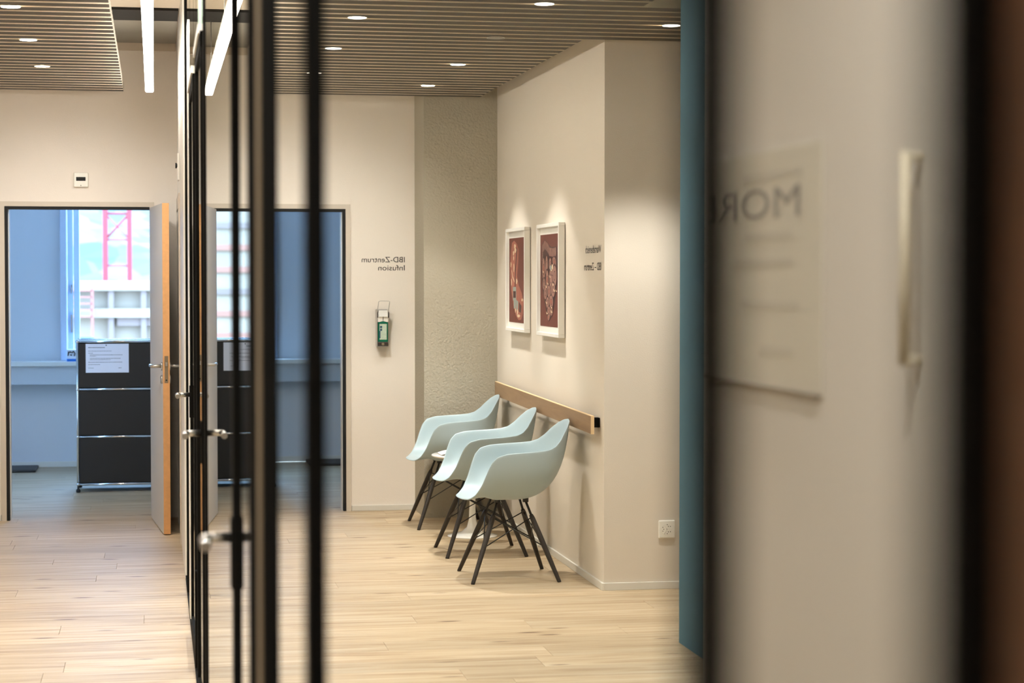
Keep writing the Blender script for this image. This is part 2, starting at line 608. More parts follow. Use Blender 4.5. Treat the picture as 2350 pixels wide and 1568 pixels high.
# ------------------------------------------------------------------ light tubes
for mir in (False, True):
    t = thing('light_tube', 'glowing white pendant light tube hanging under upper ceiling beside slats' if not mir else 'glowing light tube behind the glass, slanting between black posts',
              'lamp', (-0.024, 12.5, 2.72), 'linear pendant lamps', mir=mir)
    bm = B()
    box(bm, (-0.049, 5.0, 2.72), (0.001, 12.5, 2.765), bev=0.008)
    obj('diffuser', bm, 'tube_light', t, mir)
    bm = B(); box(bm, (-0.047, 5.0, 2.766), (-0.001, 12.5, 2.785)); obj('housing', bm, 'white_lacquer', t, mir)
    for yy in (11.9, 9.6, 7.3):
        bm = B(); tube(bm, [(-0.024, yy, 2.785), (-0.024, yy, ZC)], 0.0022, 6); obj('suspension_wire', bm, 'steel', t, mir)
    bm = B(); lathe(bm, [(0.03, 0), (0.03, 0.02)], (-0.024, 9.6, ZC - 0.02), 16); obj('canopy', bm, 'black_metal', t, mir)

# ------------------------------------------------------------------ glass partition
PX = 0.158
gp = thing('wall_glass', 'full-height glass partition with slim black posts beside the camera', 'glass wall', (PX, 5.5, 0), kind='structure')


def post(name, y, hx, hy, z0, z1, m='black_metal', parent=gp):
    bm = B(); box(bm, (PX - hx, y - hy, z0), (PX + hx, y + hy, z1), bev=min(hx, hy) * 0.25)
    return obj(name, bm, m, parent)


for y_, hx, hy in ((10.0, 0.0065, 0.03), (3.175, 0.0042, 0.012), (2.80, 0.0115, 0.02), (2.0, 0.0105, 0.015), (0.556, 0.0074, 0.006), (0.368, 0.009, 0.006)):
    post('post', y_, hx, hy, 0.0, ZC - 0.02)
post('jamb_strip', 9.3, 0.005, 0.12, 0.0, 2.75, 'white_lacquer')  # white strip added for the wall's reflection in the glass
post('jamb_strip', 3.02, 0.006, 0.02, 0.0, ZC - 0.02, 'bronze')
# sill and head channels
for z0, z1, nm in ((0.0, 0.018, 'sill_channel'), (ZC - 0.02, ZC, 'head_channel')):
    bm = B(); box(bm, (PX - 0.006, 0.378, z0), (PX + 0.006, 10.54, z1)); obj(nm, bm, 'black_metal', gp)


def pane(y0, y1, z0=0.018, z1=ZC - 0.02, parent=gp, name='glass_pane'):
    bm = B(); box(bm, (PX - 0.003, y0, z0), (PX + 0.003, y1, z1)); return obj(name, bm, 'pane_glass', parent)


for y0, y1 in ((10.03, 10.54), (9.43, 9.97), (4.10, 6.20), (2.04, 2.76), (0.555, 1.98), (0.37, 0.541), (2.83, 3.17)):
    pane(y0, y1)
pane(8.85, 9.17)
# fanlights above the doors
ZD = 2.39
for y0, y1 in ((8.07, 8.83), (6.38, 7.52), (3.23, 3.95)):
    pane(y0, y1, ZD + 0.03, ZC - 0.02)
pane(7.58, 8.0)
# pale green strips painted for reflections of glass edges above the doors
for yy in (7.05, 6.75, 6.5):
    bm = B(); box(bm, (PX - 0.0035, yy - 0.002, ZD + 0.03), (PX + 0.0035, yy + 0.002, ZC - 0.02)); obj('pane_edge', bm, 'pane_edge', gp)


def glass_door(name, label, ya, yb, hx, hinge_near=True):
    """ya: handle stile, yb: hinge stile (nearer)"""
    t = thing(name, label, 'glass door', (PX, (ya + yb) / 2, 0), 'black-framed glass doors', kind='structure')
    for yy in (ya, yb):
        bm = B(); box(bm, (PX - hx, yy - 0.03, 0.006), (PX + hx, yy + 0.03, ZD), bev=0.002); obj('stile', bm, 'black_metal', t)
    for z0, z1 in ((0.006, 0.09), (ZD - 0.05, ZD)):
        bm = B(); box(bm, (PX - hx, yb + 0.03, z0), (PX + hx, ya - 0.03, z1)); obj('door_rail', bm, 'black_metal', t)
    pane(yb + 0.03, ya - 0.03, 0.09, ZD - 0.05, t, 'door_pane')
    bm = B(); box(bm, (PX - hx - 0.006, yb - 0.04, ZD), (PX + hx + 0.006, ya + 0.04, ZD + 0.03)); obj('head_frame', bm, 'white_lacquer', t)
    for z0 in ((0.35, 1.55, 1.98) if name == 'door_4' else ()):
        bm = B(); box(bm, (PX - hx - 0.008, yb + 0.032, z0), (PX - hx, yb + 0.06, z0 + 0.13), bev=0.002); obj('hinge', bm, 'black_metal', t)
    for s in (-1, 1):  # far-side lever is added for the handle's reflection in the glass
        zh = 1.065
        bm = B(); box(bm, (PX + s * hx, ya - 0.022, zh - 0.10), (PX + s * (hx + 0.004), ya + 0.022, zh + 0.04), bev=0.001); pl = obj('lock_plate', bm, 'black_metal', t)
        bm = B()
        pts = [(PX + s * (hx + 0.003), ya, zh), (PX + s * (hx + 0.040), ya, zh)]
        for k in range(1, 6):
            a = k / 5 * math.pi / 2
            pts.append((PX + s * (hx + 0.040 + 0.016 * math.sin(a)), ya - 0.016 * (1 - math.cos(a)), zh))
        pts.append((PX + s * (hx + 0.056), ya - 0.13, zh))
        tube(bm, pts, 0.0105, 12)
        obj('lever_handle', bm, 'steel', pl)
    return t


glass_door('door_3', 'farthest black-framed glass door, with steel lever beside white wall strip', 8.86, 8.05, 0.006)
glass_door('door_4', 'middle black-framed glass door with steel lever handle and black hinges', 6.66, 7.50, 0.007)
glass_door('door_5', 'nearest black-framed glass door with blurred steel lever handle', 3.97, 3.26, 0.0085)
post('post', 6.36, 0.0045, 0.03, 0.0, ZC - 0.02)
# wooden wall end right beside the camera
bm = B(); box(bm, (0.25, 0.40, 0), (0.34, 0.568, 2.6))
struct('trim_4', bm, 'brown_wood', 'dark brown wooden post blurred at the picture edge', 'post')

# small wall sensor and door casing on the white strip
t = thing('wall_sensor', 'small white wall sensor with black eye on white wall strip', 'sensor', (0.15, 12.1, 2.16))
bm = B(); box(bm, (0.138, 12.02, 2.16), (0.150, 12.20, 2.32), bev=0.004); obj('body', bm, 'white_lacquer', t)
bm = B(); lathe(bm, [(0.016, 0), (0.016, 0.008), (0.008, 0.012)], (0.126, 12.11, 2.25), 16, axis='X'); obj('eye', bm, 'rubber', t)
t = thing('door_6', 'white flush door casing on white wall strip beside end wall', 'door', (0.15, 12.4, 0), kind='structure')
bm = B(); box(bm, (0.141, 11.9, 0), (0.150, 11.98, 2.08)); box(bm, (0.141, 12.88, 0), (0.150, 12.96, 2.08)); box(bm, (0.141, 11.98, 2.0), (0.150, 12.88, 2.08)); obj('casing', bm, 'casing', t)
bm = B(); box(bm, (0.146, 11.98, 0.01), (0.150, 12.88, 2.0)); obj('leaf', bm, 'white_lacquer', t)


# ------------------------------------------------------------------ doors of the end wall, with everything in the rooms behind
def back_door(mir):
    t = thing('door_2' if mir else 'door_1',
              'wooden-edged door standing open into corridor, with grey face and steel levers' if not mir else 'open doorway with black seals behind glass, its grey leaf beside black post',
              'door', (-0.47, 13.27, 0), kind='structure', mir=mir)
    yb = 13.27
    bm = B()
    box(bm, (-0.985, yb - 0.012, 0), (-0.953, yb + 0.16, 2.073)); box(bm, (-0.03, yb - 0.012, 0), (0.0, yb + 0.16, 2.073)); box(bm, (-0.953, yb - 0.012, 2.042), (-0.03, yb + 0.16, 2.073))
    obj('casing', bm, 'casing', t, mir)
    bm = B()
    box(bm, (-0.953, yb - 0.004, 0), (-0.934, yb + 0.05, 2.022)); box(bm, (-0.953, yb - 0.004, 2.022), (-0.03, yb + 0.05, 2.042))
    obj('door_seal', bm, 'rubber', t, mir)
    bm = B(); box(bm, (-0.934, yb + 0.05, 0), (-0.929, yb + 0.15, 2.022)); obj('jamb_lining', bm, 'white_lacquer', t, mir)
    # leaf: hinge (-0.036, 13.285), swings to (0.044, 12.35)
    sh = 0.062 if mir else 0.0
    hg = Vector((-0.030 - sh, 13.262, 0)); d = Vector((0.078 + (0.035 if mir else 0), 12.35 - 13.262, 0)).normalized(); nrm = Vector((-d.y, d.x, 0))   # nrm points to +x side
    if nrm.x < 0:
        nrm = -nrm
    Lw, th = 0.914, 0.041

    def leafbox(u0, u1, n0, n1, z0, z1, bmx=None, bev=0.0):
        bmx = bmx or B()
        tmp = B(); box(tmp, (u0, n0, z0), (u1, n1, z1), bev=bev)
        for v in tmp.verts:
            c = v.co.copy(); p = hg + d * c.x + nrm * c.y; v.co = (p.x, p.y, c.z)
        return merge(bmx, tmp)
    lf = obj('leaf', leafbox(0, Lw - 0.004, 0, th, 0.006, 2.035), 'leaf_grey', t, mir)
    obj('leaf_edge', leafbox(Lw - 0.004, Lw, 0, th, 0.006, 2.035), 'leaf_edge', lf, mir)
    obj('lock_face', leafbox(Lw, Lw + 0.0015, th / 2 - 0.011, th / 2 + 0.011, 0.935, 1.10, bev=0.0005), 'bronze', lf, mir)
    obj('latch', leafbox(Lw + 0.001, Lw + 0.008, th / 2 - 0.006, th / 2 + 0.006, 1.038, 1.062), 'steel', lf, mir)
    obj('key_hole', leafbox(Lw + 0.001, Lw + 0.003, th / 2 - 0.004, th / 2 + 0.004, 0.948, 0.956), 'rubber', lf, mir)
    for s, n0 in ((-1, 0.0), (1, th)):
        bm = B()
        u = Lw - 0.06
        def P(uu, nn, z):
            q = hg + d * uu + nrm * nn; return (q.x, q.y, z)
        tube(bm, [P(u, n0, 1.036), P(u, n0 + s * 0.008, 1.036)], 0.026, 18)
        pts = [P(u, n0 + s * 0.006, 1.036), P(u, n0 + s * 0.042, 1.036), P(u - 0.006, n0 + s * 0.056, 1.036), P(u - 0.02, n0 + s * 0.062, 1.036), P(u - 0.125, n0 + s * 0.062, 1.036)]
        tube(bm, pts, 0.0098, 12)
        obj('lever_handle', bm, 'steel', lf, mir)
        bm = B(); tube(bm, [P(u, n0, 0.955), P(u, n0 + s * 0.009, 0.955)], 0.026, 18); obj('key_rosette', bm, 'steel', lf, mir)


def room_things(mir):
    side = 'behind the open door' if not mir else 'behind glass, next to black post'
    # window
    t = thing('window_2' if mir else 'window_1', 'tall daylit window with pale frame and a red crane outside' if not mir else 'tall daylit window behind glass, striped building outside', 'window', (-0.35, 17.0, 0.89), kind='structure', mir=mir)
    bm = B()
    box(bm, (-0.773, 16.96, 0.89), (-0.72, 17.12, 2.6), bev=0.004)
    box(bm, (-0.72, 17.04, 2.5), (0.1, 17.12, 2.6)); box(bm, (0.04, 17.0, 0.89), (0.1, 17.12, 2.6)); box(bm, (-0.72, 17.04, 0.89), (0.1, 17.12, 0.95))
    obj('frame', bm, 'window_frame', t, mir)
    bm = B(); box(bm, (-0.715, 17.05, 0.95), (-0.672, 17.11, 2.5), bev=0.004); box(bm, (-0.665, 17.06, 0.95), (-0.618, 17.12, 2.5), bev=0.004)
    sash = obj('sash', bm, 'window_frame', t, mir)
    bm = B(); box(bm, (-0.690, 17.035, 1.45), (-0.678, 17.05, 1.52), bev=0.002); box(bm, (-0.692, 17.035, 1.12), (-0.676, 17.05, 1.27), bev=0.002); obj('window_handle', bm, 'steel', sash, mir)
    bm = B(); box(bm, (-0.618, 17.085, 0.95), (0.04, 17.093, 2.5)); obj('pane', bm, 'window_glass', t, mir)
    if mir:
        t.location.x -= 0.06
    bm = B(); box(bm, (-2.25, 16.74, 0.852), (0.14, 17.0, 0.888), bev=0.003)
    tag(obj('window_sill', bm, 'white_lacquer', None, mir), 'white window sill board along back wall ' + side, 'sill', None, 'structure')
    bm = B(); box(bm, (-2.25, 16.80, 0.70), (0.14, 17.0, 0.852))
    tag(obj('sill_apron', bm, 'room_wall', None, mir), 'grey boxed apron below window sill ' + side, 'panel', None, 'structure')
    # cabinet
    x0, x1, y0, y1 = -0.56, 0.07, 14.92, 15.29
    t = thing('metal_cabinet', 'black modular metal cabinet with chrome tubes, paper taped on top panel' if not mir else 'black chrome-tubed cabinet behind glass, cut by black posts', 'cabinet', (-0.245, 15.1, 0), 'modular cabinets', mir=mir)
    zs = [0.06, 0.41, 0.76, 1.11]
    for i in range(3):
        bm = B(); box(bm, (x0 + 0.012, y0 - 0.004, zs[i] + 0.012), (x1 - 0.012, y0 + 0.006, zs[i + 1] - 0.012), bev=0.002); obj('front_panel', bm, 'cabinet_black', t, mir)
    for xx in (x0, x1):
        bm = B(); box(bm, (xx - 0.003, y0 + 0.01, zs[0]), (xx + 0.003, y1 - 0.01, zs[3])); obj('side_panel', bm, 'cabinet_black', t, mir)
    bm = B(); box(bm, (x0, y1 - 0.005, zs[0]), (x1, y1 + 0.003, zs[3])); obj('rear_panel', bm, 'cabinet_black', t, mir)
    bm = B(); box(bm, (x0, y0, zs[3] - 0.004), (x1, y1, zs[3] + 0.003)); obj('top_panel', bm, 'cabinet_black', t, mir)
    bm = B(); box(bm, (x0, y0, zs[0] - 0.004), (x1, y1, zs[0] + 0.003)); obj('floor_panel', bm, 'cabinet_black', t, mir)
    for z in zs:
        for yy in (y0, y1):
            bm = B(); tube(bm, [(x0, yy, z), (x1, yy, z)], 0.0095, 10); obj('chrome_tube', bm, 'chrome', t, mir)
    for xx in (x0, x1):
        for yy in (y0, y1):
            bm = B(); tube(bm, [(xx, yy, zs[0]), (xx, yy, zs[3])], 0.0095, 10); obj('chrome_tube', bm, 'chrome', t, mir)
            for z in zs:
                bm = B(); bmesh.ops.create_uvsphere(bm, u_segments=12, v_segments=8, radius=0.0135, matrix=Matrix.Translation((xx, yy, z))); obj('ball_joint', bm, 'chrome', t, mir, True)
            bm = B(); lathe(bm, [(0.012, 0.0), (0.016, 0.006), (0.016, 0.02), (0.007, 0.03), (0.007, 0.06)], (xx, yy, 0), 14); obj('foot', bm, 'rubber', t, mir)
    # notice
    t = thing('paper_notice', 'white printed sheet taped to black cabinet beside open door' if not mir else 'white sheet taped to black cabinet behind glass', 'paper', (-0.345, 14.913, 0.88), 'notices on cabinets', mir=mir)
    bm = B(); box(bm, (-0.500, 14.9135, 0.882), (-0.190, 14.9155, 1.094)); obj('sheet', bm, 'paper', t, mir)
    bm = B()
    rows = [(0.018, 0.12, .0045, 1.064), (0.018, 0.17, .0025, 1.040), (0.018, 0.035, .0025, 1.024), (0.03, 0.235, .003, 1.011), (0.03, 0.045, .0025, 1.002), (0.03, 0.222, .003, 0.985), (0.03, 0.15, .0025, 0.976),
            (0.018, 0.245, .003, 0.957), (0.018, 0.085, .0025, 0.940), (0.018, 0.04, .0025, 0.915), (0.235, 0.022, .003, 0.915)]
    for a, ln, hh, z in rows:
        xx = -0.5 + a
        end = xx + ln
        while xx < end:
            wl = random.uniform(0.006, 0.018)
            box(bm, (xx, 14.9130, z), (min(xx + wl, end), 14.9136, z + hh)); xx += wl + 0.0022
    lathe(bm, [(0.0045, 0), (0.0045, 0.0006)], (-0.352, 14.9130, 1.083), 12, axis='Y')
    obj('print', bm, 'ink', t, mir)['kind'] = 'stuff'
    # foot of a stand by the back wall
    t = thing('stand_foot', 'flat dark stand foot on floor by back wall behind open door' if not mir else 'flat dark stand foot on floor of back room behind glass', 'stand', (-1.2, 16.7, 0), 'stand feet', mir=mir)
    bm = B(); box(bm, (-1.55, 16.52, 0.0), (-0.955, 16.96, 0.022), bev=0.01); obj('base_plate', bm, 'cabinet_black', t, mir)
    bm = B(); tube(bm, [(-1.4, 16.74, 0.02), (-1.4, 16.74, 0.8)], 0.022, 14); obj('column', bm, 'cabinet_black', t, mir)
    # carton on the sill
    if not mir:
        t = thing('tissue_box', 'small white carton with blue band and black marks on window sill', 'box', (-0.66, 16.86, 0.888))
        bm = B(); box(bm, (-0.715, 16.80, 0.908), (-0.55, 16.93, 0.985), bev=0.002); obj('carton', bm, 'paper', t)
        bm = B(); box(bm, (-0.716, 16.799, 0.888), (-0.549, 16.931, 0.910)); obj('band', bm, 'box_blue', t)
        for pts in ([(-0.705, .935), (-0.70, .968), (-0.685, .962)], [(-0.69, .97), (-0.672, .96), (-0.66, .974)], [(-0.66, .97), (-0.65, .955), (-0.655, .932)], [(-0.68, .936), (-0.682, .947)]):
            bm = B(); tube(bm, [(px, 16.799, pz) for px, pz in pts], 0.005, 6); obj('printed_mark', bm, 'hole', t)


for mir in (False, True):
    back_door(mir)
    room_things(mir)

# ------------------------------------------------------------------ daylight world outside the windows
for mir in (False, True):
    L = bpy.data.lights.new('window_portal', 'AREA')
    L.shape = 'RECTANGLE'; L.size = 0.66; L.size_y = 1.55
    L.cycles.is_portal = True
    o = bpy.data.objects.new('window_portal', L); COL.objects.link(o)
    cx = -0.29
    o.location = (MIR - cx if mir else cx, 17.3 + (DY if mir else 0), 1.725)
    o.rotation_euler = (math.radians(-90), 0, 0)

bm = B(); box(bm, (-120, 30, -9), (120, 400, -8))
struct('ground_outside', bm, 'concrete_far', 'pale ground outside the window', 'ground')
bm = B()
bmesh.ops.create_grid(bm, x_segments=60, y_segments=30, size=1)
for v in bm.verts:
    a, b = v.co.x, v.co.y
    v.co = (a * 110, 230 + b * 50 + 3 * math.sin(a * 9), -8 + (b + 1) * 24 + 2 * math.sin(a * 13 + b * 7))
struct('hill_outside', bm, 'hillside', 'blurred hillside of houses and trees outside the window', 'hill')

t = thing('tower_crane', 'red lattice mast of tower crane seen through window', 'crane', (-2.52, 140.5, -8))
for x_ in (-3.33, -1.69):
    for y_ in (139.7, 141.3):
        bm = B(); box(bm, (x_ - 0.17, y_ - 0.12, -8), (x_ + 0.17, y_ + 0.12, 30)); obj('mast_leg', bm, 'crane_red', t)
for i in range(4):
    z = 2.4 + 1.8 * i
    for y_ in (139.7, 141.3):
        for za, zb, r_ in ((z, z + (1.8 if i % 2 else 0), 0.06), (z + 1.8, z + (0 if i % 2 else 1.8), 0.05)):
            bm = B(); tube(bm, [(-3.33, y_, za), (-1.69, y_, zb)], r_, 6); obj('lattice_brace', bm, 'crane_red', t)

t = thing('concrete_building', 'pale concrete shell under construction outside the window', 'building', (-2, 66, -8))
bm = B(); box(bm, (-14, 60.5, -8), (1.2, 72, 1.2)); obj('core', bm, 'concrete_far', t)
for z in (1.2, 0.40, -2.4, -5.2):
    bm = B(); box(bm, (-14.2, 60, z), (1.4, 72.2, z + 0.26)); obj('floor_slab', bm, 'concrete_far', t)
for x_ in (-1.35, -0.4, 0.6):
    bm = B(); box(bm, (x_, 60.1, -8), (x_ + 0.16, 60.5, 1.2)); obj('column', bm, 'concrete_far_b', t)
bm = B(); box(bm, (-1.1, 60.2, 0.15), (0.5, 60.5, 0.40)); obj('shutter_band', bm, 'concrete_far_b', t)
t = thing('scaffold', 'pale red scaffold rungs on concrete building outside window', 'scaffold', (-2.3, 59.7, -8))
bm = B(); box(bm, (-1.84, 59.6, -8), (-1.76, 59.7, 1.32)); obj('standard', bm, 'scaffold', t)
for i in range(5):
    bm = B(); box(bm, (-3.2, 59.6, 0.42 + 0.19 * i), (-1.8, 59.66, 0.46 + 0.19 * i)); obj('ledger', bm, 'scaffold', t)
for a_, b_ in ((-2.1, 59.5),):
    t = thing('site_container', 'small dark container at foot of concrete building outside window', 'container', (-1.75, 44, -0.2))
    bm = B(); box(bm, (-1.66, 44, 0.16), (-1.33, 45, 0.27)); obj('body', bm, 'dark_far', t)
    bm = B(); box(bm, (-1.70, 43.9, -8), (-1.28, 45.1, 0.16)); obj('plinth', bm, 'concrete_far', t)

t = thing('striped_building', 'white storeyed facade with pale bands seen in window behind glass', 'building', (6.5, 110, -8))
bm = B(); box(bm, (2.6, 105, -8), (12, 118, 16)); obj('wall', bm, 'concrete_far', t)
for i in range(16):
    z = -6.2 + 1.15 * i
    bm = B(); box(bm, (2.8, 104.85, z), (11.8, 105, z + 0.30)); obj('window_band', bm, ('glass_far' if i > 9 else 'brick_far') if i % 3 else 'concrete_far_b', t)
for xx in (3.9, 5.2):
    bm = B(); box(bm, (xx, 104.7, -2.9), (xx + 1.0, 104.85, -2.4)); obj('parked_unit', bm, 'dark_far', t)

# ------------------------------------------------------------------ little things on the walls
t = thing('door_box', 'small cream wall box with black window slot above the open door', 'wall box', (-0.467, 13.27, 2.168))
bm = B(); box(bm, (-0.514, 13.24, 2.168), (-0.420, 13.27, 2.263), bev=0.007); obj('housing', bm, 'socket', t)
bm = B(); box(bm, (-0.497, 13.2385, 2.208), (-0.437, 13.2405, 2.233)); obj('display', bm, 'rubber', t)
bm = B(); lathe(bm, [(0.003, 0), (0.003, 0.002)], (-0.467, 13.2385, 2.178), 10, axis='Y'); obj('screw', bm, 'hole', t)

t = thing('wall_lettering', 'mirror-written dark lettering IBD-Zentrum Infusion above green dispenser', 'lettering', (1.52, 13.42, 1.63), 'wall lettering')
obj('text_line', text_bm('IBD-Zentrum', 0.293, 0.036, (1.670, 13.42, 1.684), (-1, 0, 0), (0, 0, 1), (0, -1, 0)), 'letter', t)
obj('text_line', text_bm('Infusion', 0.181, 0.036, (1.670, 13.42, 1.629), (-1, 0, 0), (0, 0, 1), (0, -1, 0)), 'letter', t)
t = thing('wall_lettering', 'mirror-written dark lettering Wartebereich IBD-Zentrum on wall edge beside pictures', 'lettering', (2.226, 10.03, 1.61), 'wall lettering')
obj('text_line', text_bm('Wartebereich', 0.372, 0.039, (2.226, 9.845, 1.707), (0, 1, 0), (0, 0, 1), (-1, 0, 0)), 'letter', t)
obj('text_line', text_bm('IBD \u2013 Zentrum', 0.405, 0.039, (2.226, 9.845, 1.618), (0, 1, 0), (0, 0, 1), (-1, 0, 0)), 'letter', t)

# sanitiser dispenser on the end wall
t = thing('sanitizer_dispenser', 'green hand sanitizer dispenser with white pump and wire lever on end wall', 'dispenser', (1.512, 13.42, 1.12))
X0, X1 = 1.476, 1.548
bm = B(); box(bm, (X0 - 0.006, 13.40, 1.118), (X1 + 0.002, 13.42, 1.365), bev=0.003); obj('back_plate', bm, 'steel', t)
bm = B(); box(bm, (X0 - 0.005, 13.33, 1.118), (X0 - 0.002, 13.40, 1.36)); box(bm, (X0 - 0.005, 13.335, 1.116), (X1 + 0.002, 13.40, 1.119)); obj('bracket', bm, 'steel', t)
bm = B(); box(bm, (X0, 13.335, 1.142), (X1, 13.40, 1.29), bev=0.01); obj('bottle', bm, 'green_liquid', t)
bm = B(); box(bm, (X0, 13.334, 1.119), (X1, 13.40, 1.147), bev=0.004); ft = obj('bottle_base', bm, 'dark_plastic', t)
bm = B(); lathe(bm, [(0.009, 0), (0.009, 0.003)], (1.511, 13.331, 1.133), 14, axis='Y'); obj('button', bm, 'bronze', ft)
bm = B(); prism(bm, [(X0, 1.345), (X0, 1.282), (X0 + 0.012, 1.282), (X0 + 0.036, 1.289), (X1 - 0.012, 1.282), (X1, 1.282), (X1, 1.345)], 13.333, 13.40, 'XZ'); obj('pump_head', bm, 'white_lacquer', t)
bm = B(); prism(bm, [(13.315, 1.318), (13.40, 1.318), (13.40, 1.36), (13.345, 1.36)], X0 + 0.006, X1 - 0.006, 'YZ'); obj('pump_cover', bm, 'white_gloss', t)
bm = B(); box(bm, (1.510, 13.332, 1.291), (1.514, 13.334, 1.317)); obj('nozzle_slit', bm, 'dark_plastic', t)
bm = B()
tube(bm, [(X0 - 0.002, 13.335, 1.312), (X0 - 0.004, 13.335, 1.34), (X0 + 0.003, 13.30, 1.418), (X0 + 0.012, 13.298, 1.423), (X1 - 0.003, 13.298, 1.423), (X1 + 0.005, 13.30, 1.418), (X1 - 0.001, 13.335, 1.34), (X1 + 0.002, 13.335, 1.312)], 0.0022, 8)
obj('lever_wire', bm, 'steel', t)
bm = B()
for xx in (X0 - 0.001, X1 + 0.001):
    tube(bm, [(xx, 13.332, 1.31), (xx, 13.332, 1.352)], 0.004, 8)
obj('lever_hinge', bm, 'dark_plastic', t)
bm = B(); box(bm, (X0 + 0.012, 13.3335, 1.163), (X1 - 0.012, 13.3345, 1.268)); lb = obj('label_sticker', bm, 'label_print', t)
bm = B(); lathe(bm, [(0.008, 0), (0.008, 0.001)], (X0 + 0.022, 13.332, 1.248), 14, axis='Y'); lathe(bm, [(0.008, 0), (0.008, 0.001)], (X0 + 0.022, 13.332, 1.229), 14, axis='Y'); box(bm, (X0 + 0.010, 13.333, 1.172), (X0 + 0.018, 13.334, 1.222))
obj('label_emblem', bm, 'teal', lb)

# power outlet
t = thing('power_outlet', 'cream triple power outlet low on white wall beside blue wall', 'outlet', (2.55, 9.775, 0.255))
bm = B(); box(bm, (2.507, 9.762, 0.258), (2.593, 9.775, 0.350), bev=0.006); pl = obj('cover_plate', bm, 'socket', t)
bm = B(); lathe(bm, [(0.030, 0.0), (0.031, 0.004)], (2.549, 9.7605, 0.305), 32, axis='Y'); ins = obj('insert', bm, 'socket', t)
bm = B()
for a in (180, 60, -60):
    ca, sa = math.cos(math.radians(a)), math.sin(math.radians(a))
    for du, dv in ((0.021, 0.0095), (0.016, 0.0), (0.021, -0.0095)):
        lathe(bm, [(0.0022, 0), (0.0022, 0.002)], (2.549 + ca * du - sa * dv, 9.7595, 0.305 + sa * du + ca * dv), 8, axis='Y')
lathe(bm, [(0.002, 0), (0.002, 0.002)], (2.549, 9.7595, 0.305), 8, axis='Y')
obj('pin_holes', bm, 'hole', ins)['kind'] = 'stuff'
bm = B()
for a in (120, 0, -120):
    ca, sa = math.cos(math.radians(a)), math.sin(math.radians(a))
    tube(bm, [(2.549 + ca * 0.004, 9.7605, 0.305 + sa * 0.004), (2.549 + ca * 0.029, 9.7605, 0.305 + sa * 0.029)], 0.0012, 6)
obj('ridge', bm, 'white_lacquer', ins)

# wooden chair rail
t = thing('chair_rail', 'brown oak rail board on white wall behind the blue chairs', 'rail', (2.18, 11.3, 0.79))
bm = B()
prism(bm, [(9.84, 0.788), (12.735, 0.815), (12.735, 0.904), (9.84, 0.877)], 2.172, 2.188, 'YZ')
obj('board', bm, 'rail_oak', t)
bm = B(); prism(bm, [(9.836, 0.787), (9.840, 0.787), (9.840, 0.877), (9.836, 0.877)], 2.1715, 2.1885, 'YZ'); prism(bm, [(9.84, 0.877), (12.735, 0.904), (12.735, 0.9065), (9.84, 0.8795)], 2.1715, 2.1885, 'YZ'); obj('edge_band', bm, 'edge_oak', t)
for yy in (9.87, 11.2, 12.5):
    bm = B(); zb = 0.788 + (yy - 9.84) * 0.0093
    box(bm, (2.188, yy, zb + 0.03), (2.226, yy + 0.05, zb + 0.078)); obj('wall_bracket', bm, 'black_metal', t)


# ------------------------------------------------------------------ framed pictures
def blob(cy, cz, ry, rz, n=22, wob=0.0, seed=0):
    rr = random.Random(seed)
    return [(cy + ry * math.cos(2 * math.pi * k / n) * (1 + wob * rr.uniform(-1, 1)), cz + rz * math.sin(2 * math.pi * k / n) * (1 + wob * rr.uniform(-1, 1))) for k in range(n)]


def ribbon(bm, pts, wd, x, mi, th=0.0006):
    P = [Vector(p) for p in pts]
    L, R = [], []
    for i, p in enumerate(P):
        d = (P[min(i + 1, len(P) - 1)] - P[max(i - 1, 0)])
        d = d.normalized() if d.length > 1e-9 else Vector((1, 0))
        n = Vector((-d.y, d.x))
        ww = wd[i] if isinstance(wd, (list, tuple)) else wd
        L.append(p + n * ww); R.append(p - n * ww)
    for i in range(len(P) - 1):
        q = [bm.verts.new((x, c.x, c.y)) for c in (L[i], L[i + 1], R[i + 1], R[i])]
        bm.faces.new(q).material_index = mi


def flat(bm, poly, x, mi):
    f = bm.faces.new([bm.verts.new((x, a, b)) for a, b in poly]); f.material_index = mi


def picture(ya, yb, label, art):
    """ya > yb: far and near edge"""
    t = thing('framed_picture', label, 'picture', (2.226, (ya + yb) / 2, 1.247), 'framed anatomical prints')
    z0, z1, xf, xb, fw = 1.247, 1.885, 2.186, 2.222, 0.020
    bm = B()
    box(bm, (xf, yb, z0), (xb, ya, z0 + fw), bev=0.002); box(bm, (xf, yb, z1 - fw), (xb, ya, z1), bev=0.002)
    box(bm, (xf, yb, z0 + fw), (xb, yb + fw, z1 - fw), bev=0.002); box(bm, (xf, ya - fw, z0 + fw), (xb, ya, z1 - fw), bev=0.002)
    obj('frame', bm, 'white_lacquer', t)
    bm = B(); box(bm, (2.206, yb + fw, z0 + fw), (2.214, ya - fw, z1 - fw)); obj('mat_board', bm, 'white_lacquer', t)
    a0, a1, b0, b1 = yb + 0.082, ya - 0.03, 1.302, 1.826
    bm = B(); box(bm, (2.2045, a0, b0), (2.206, a1, b1)); pr = obj('print', bm, 'art_red', t)
    bm = B()
    W, Hh = a1 - a0, b1 - b0
    # u runs from the far edge (0) to the near edge (1), v from bottom to top
    U = lambda u, v: (a1 - u * W, b0 + v * Hh)
    art(bm, U)
    xs = sorted({round(v.co.x, 5) for v in bm.verts})
    me_o = obj('motif', bm, ['art_pink', 'art_mauve', 'art_dark', 'art_cream', 'art_grey'], pr)
    return t


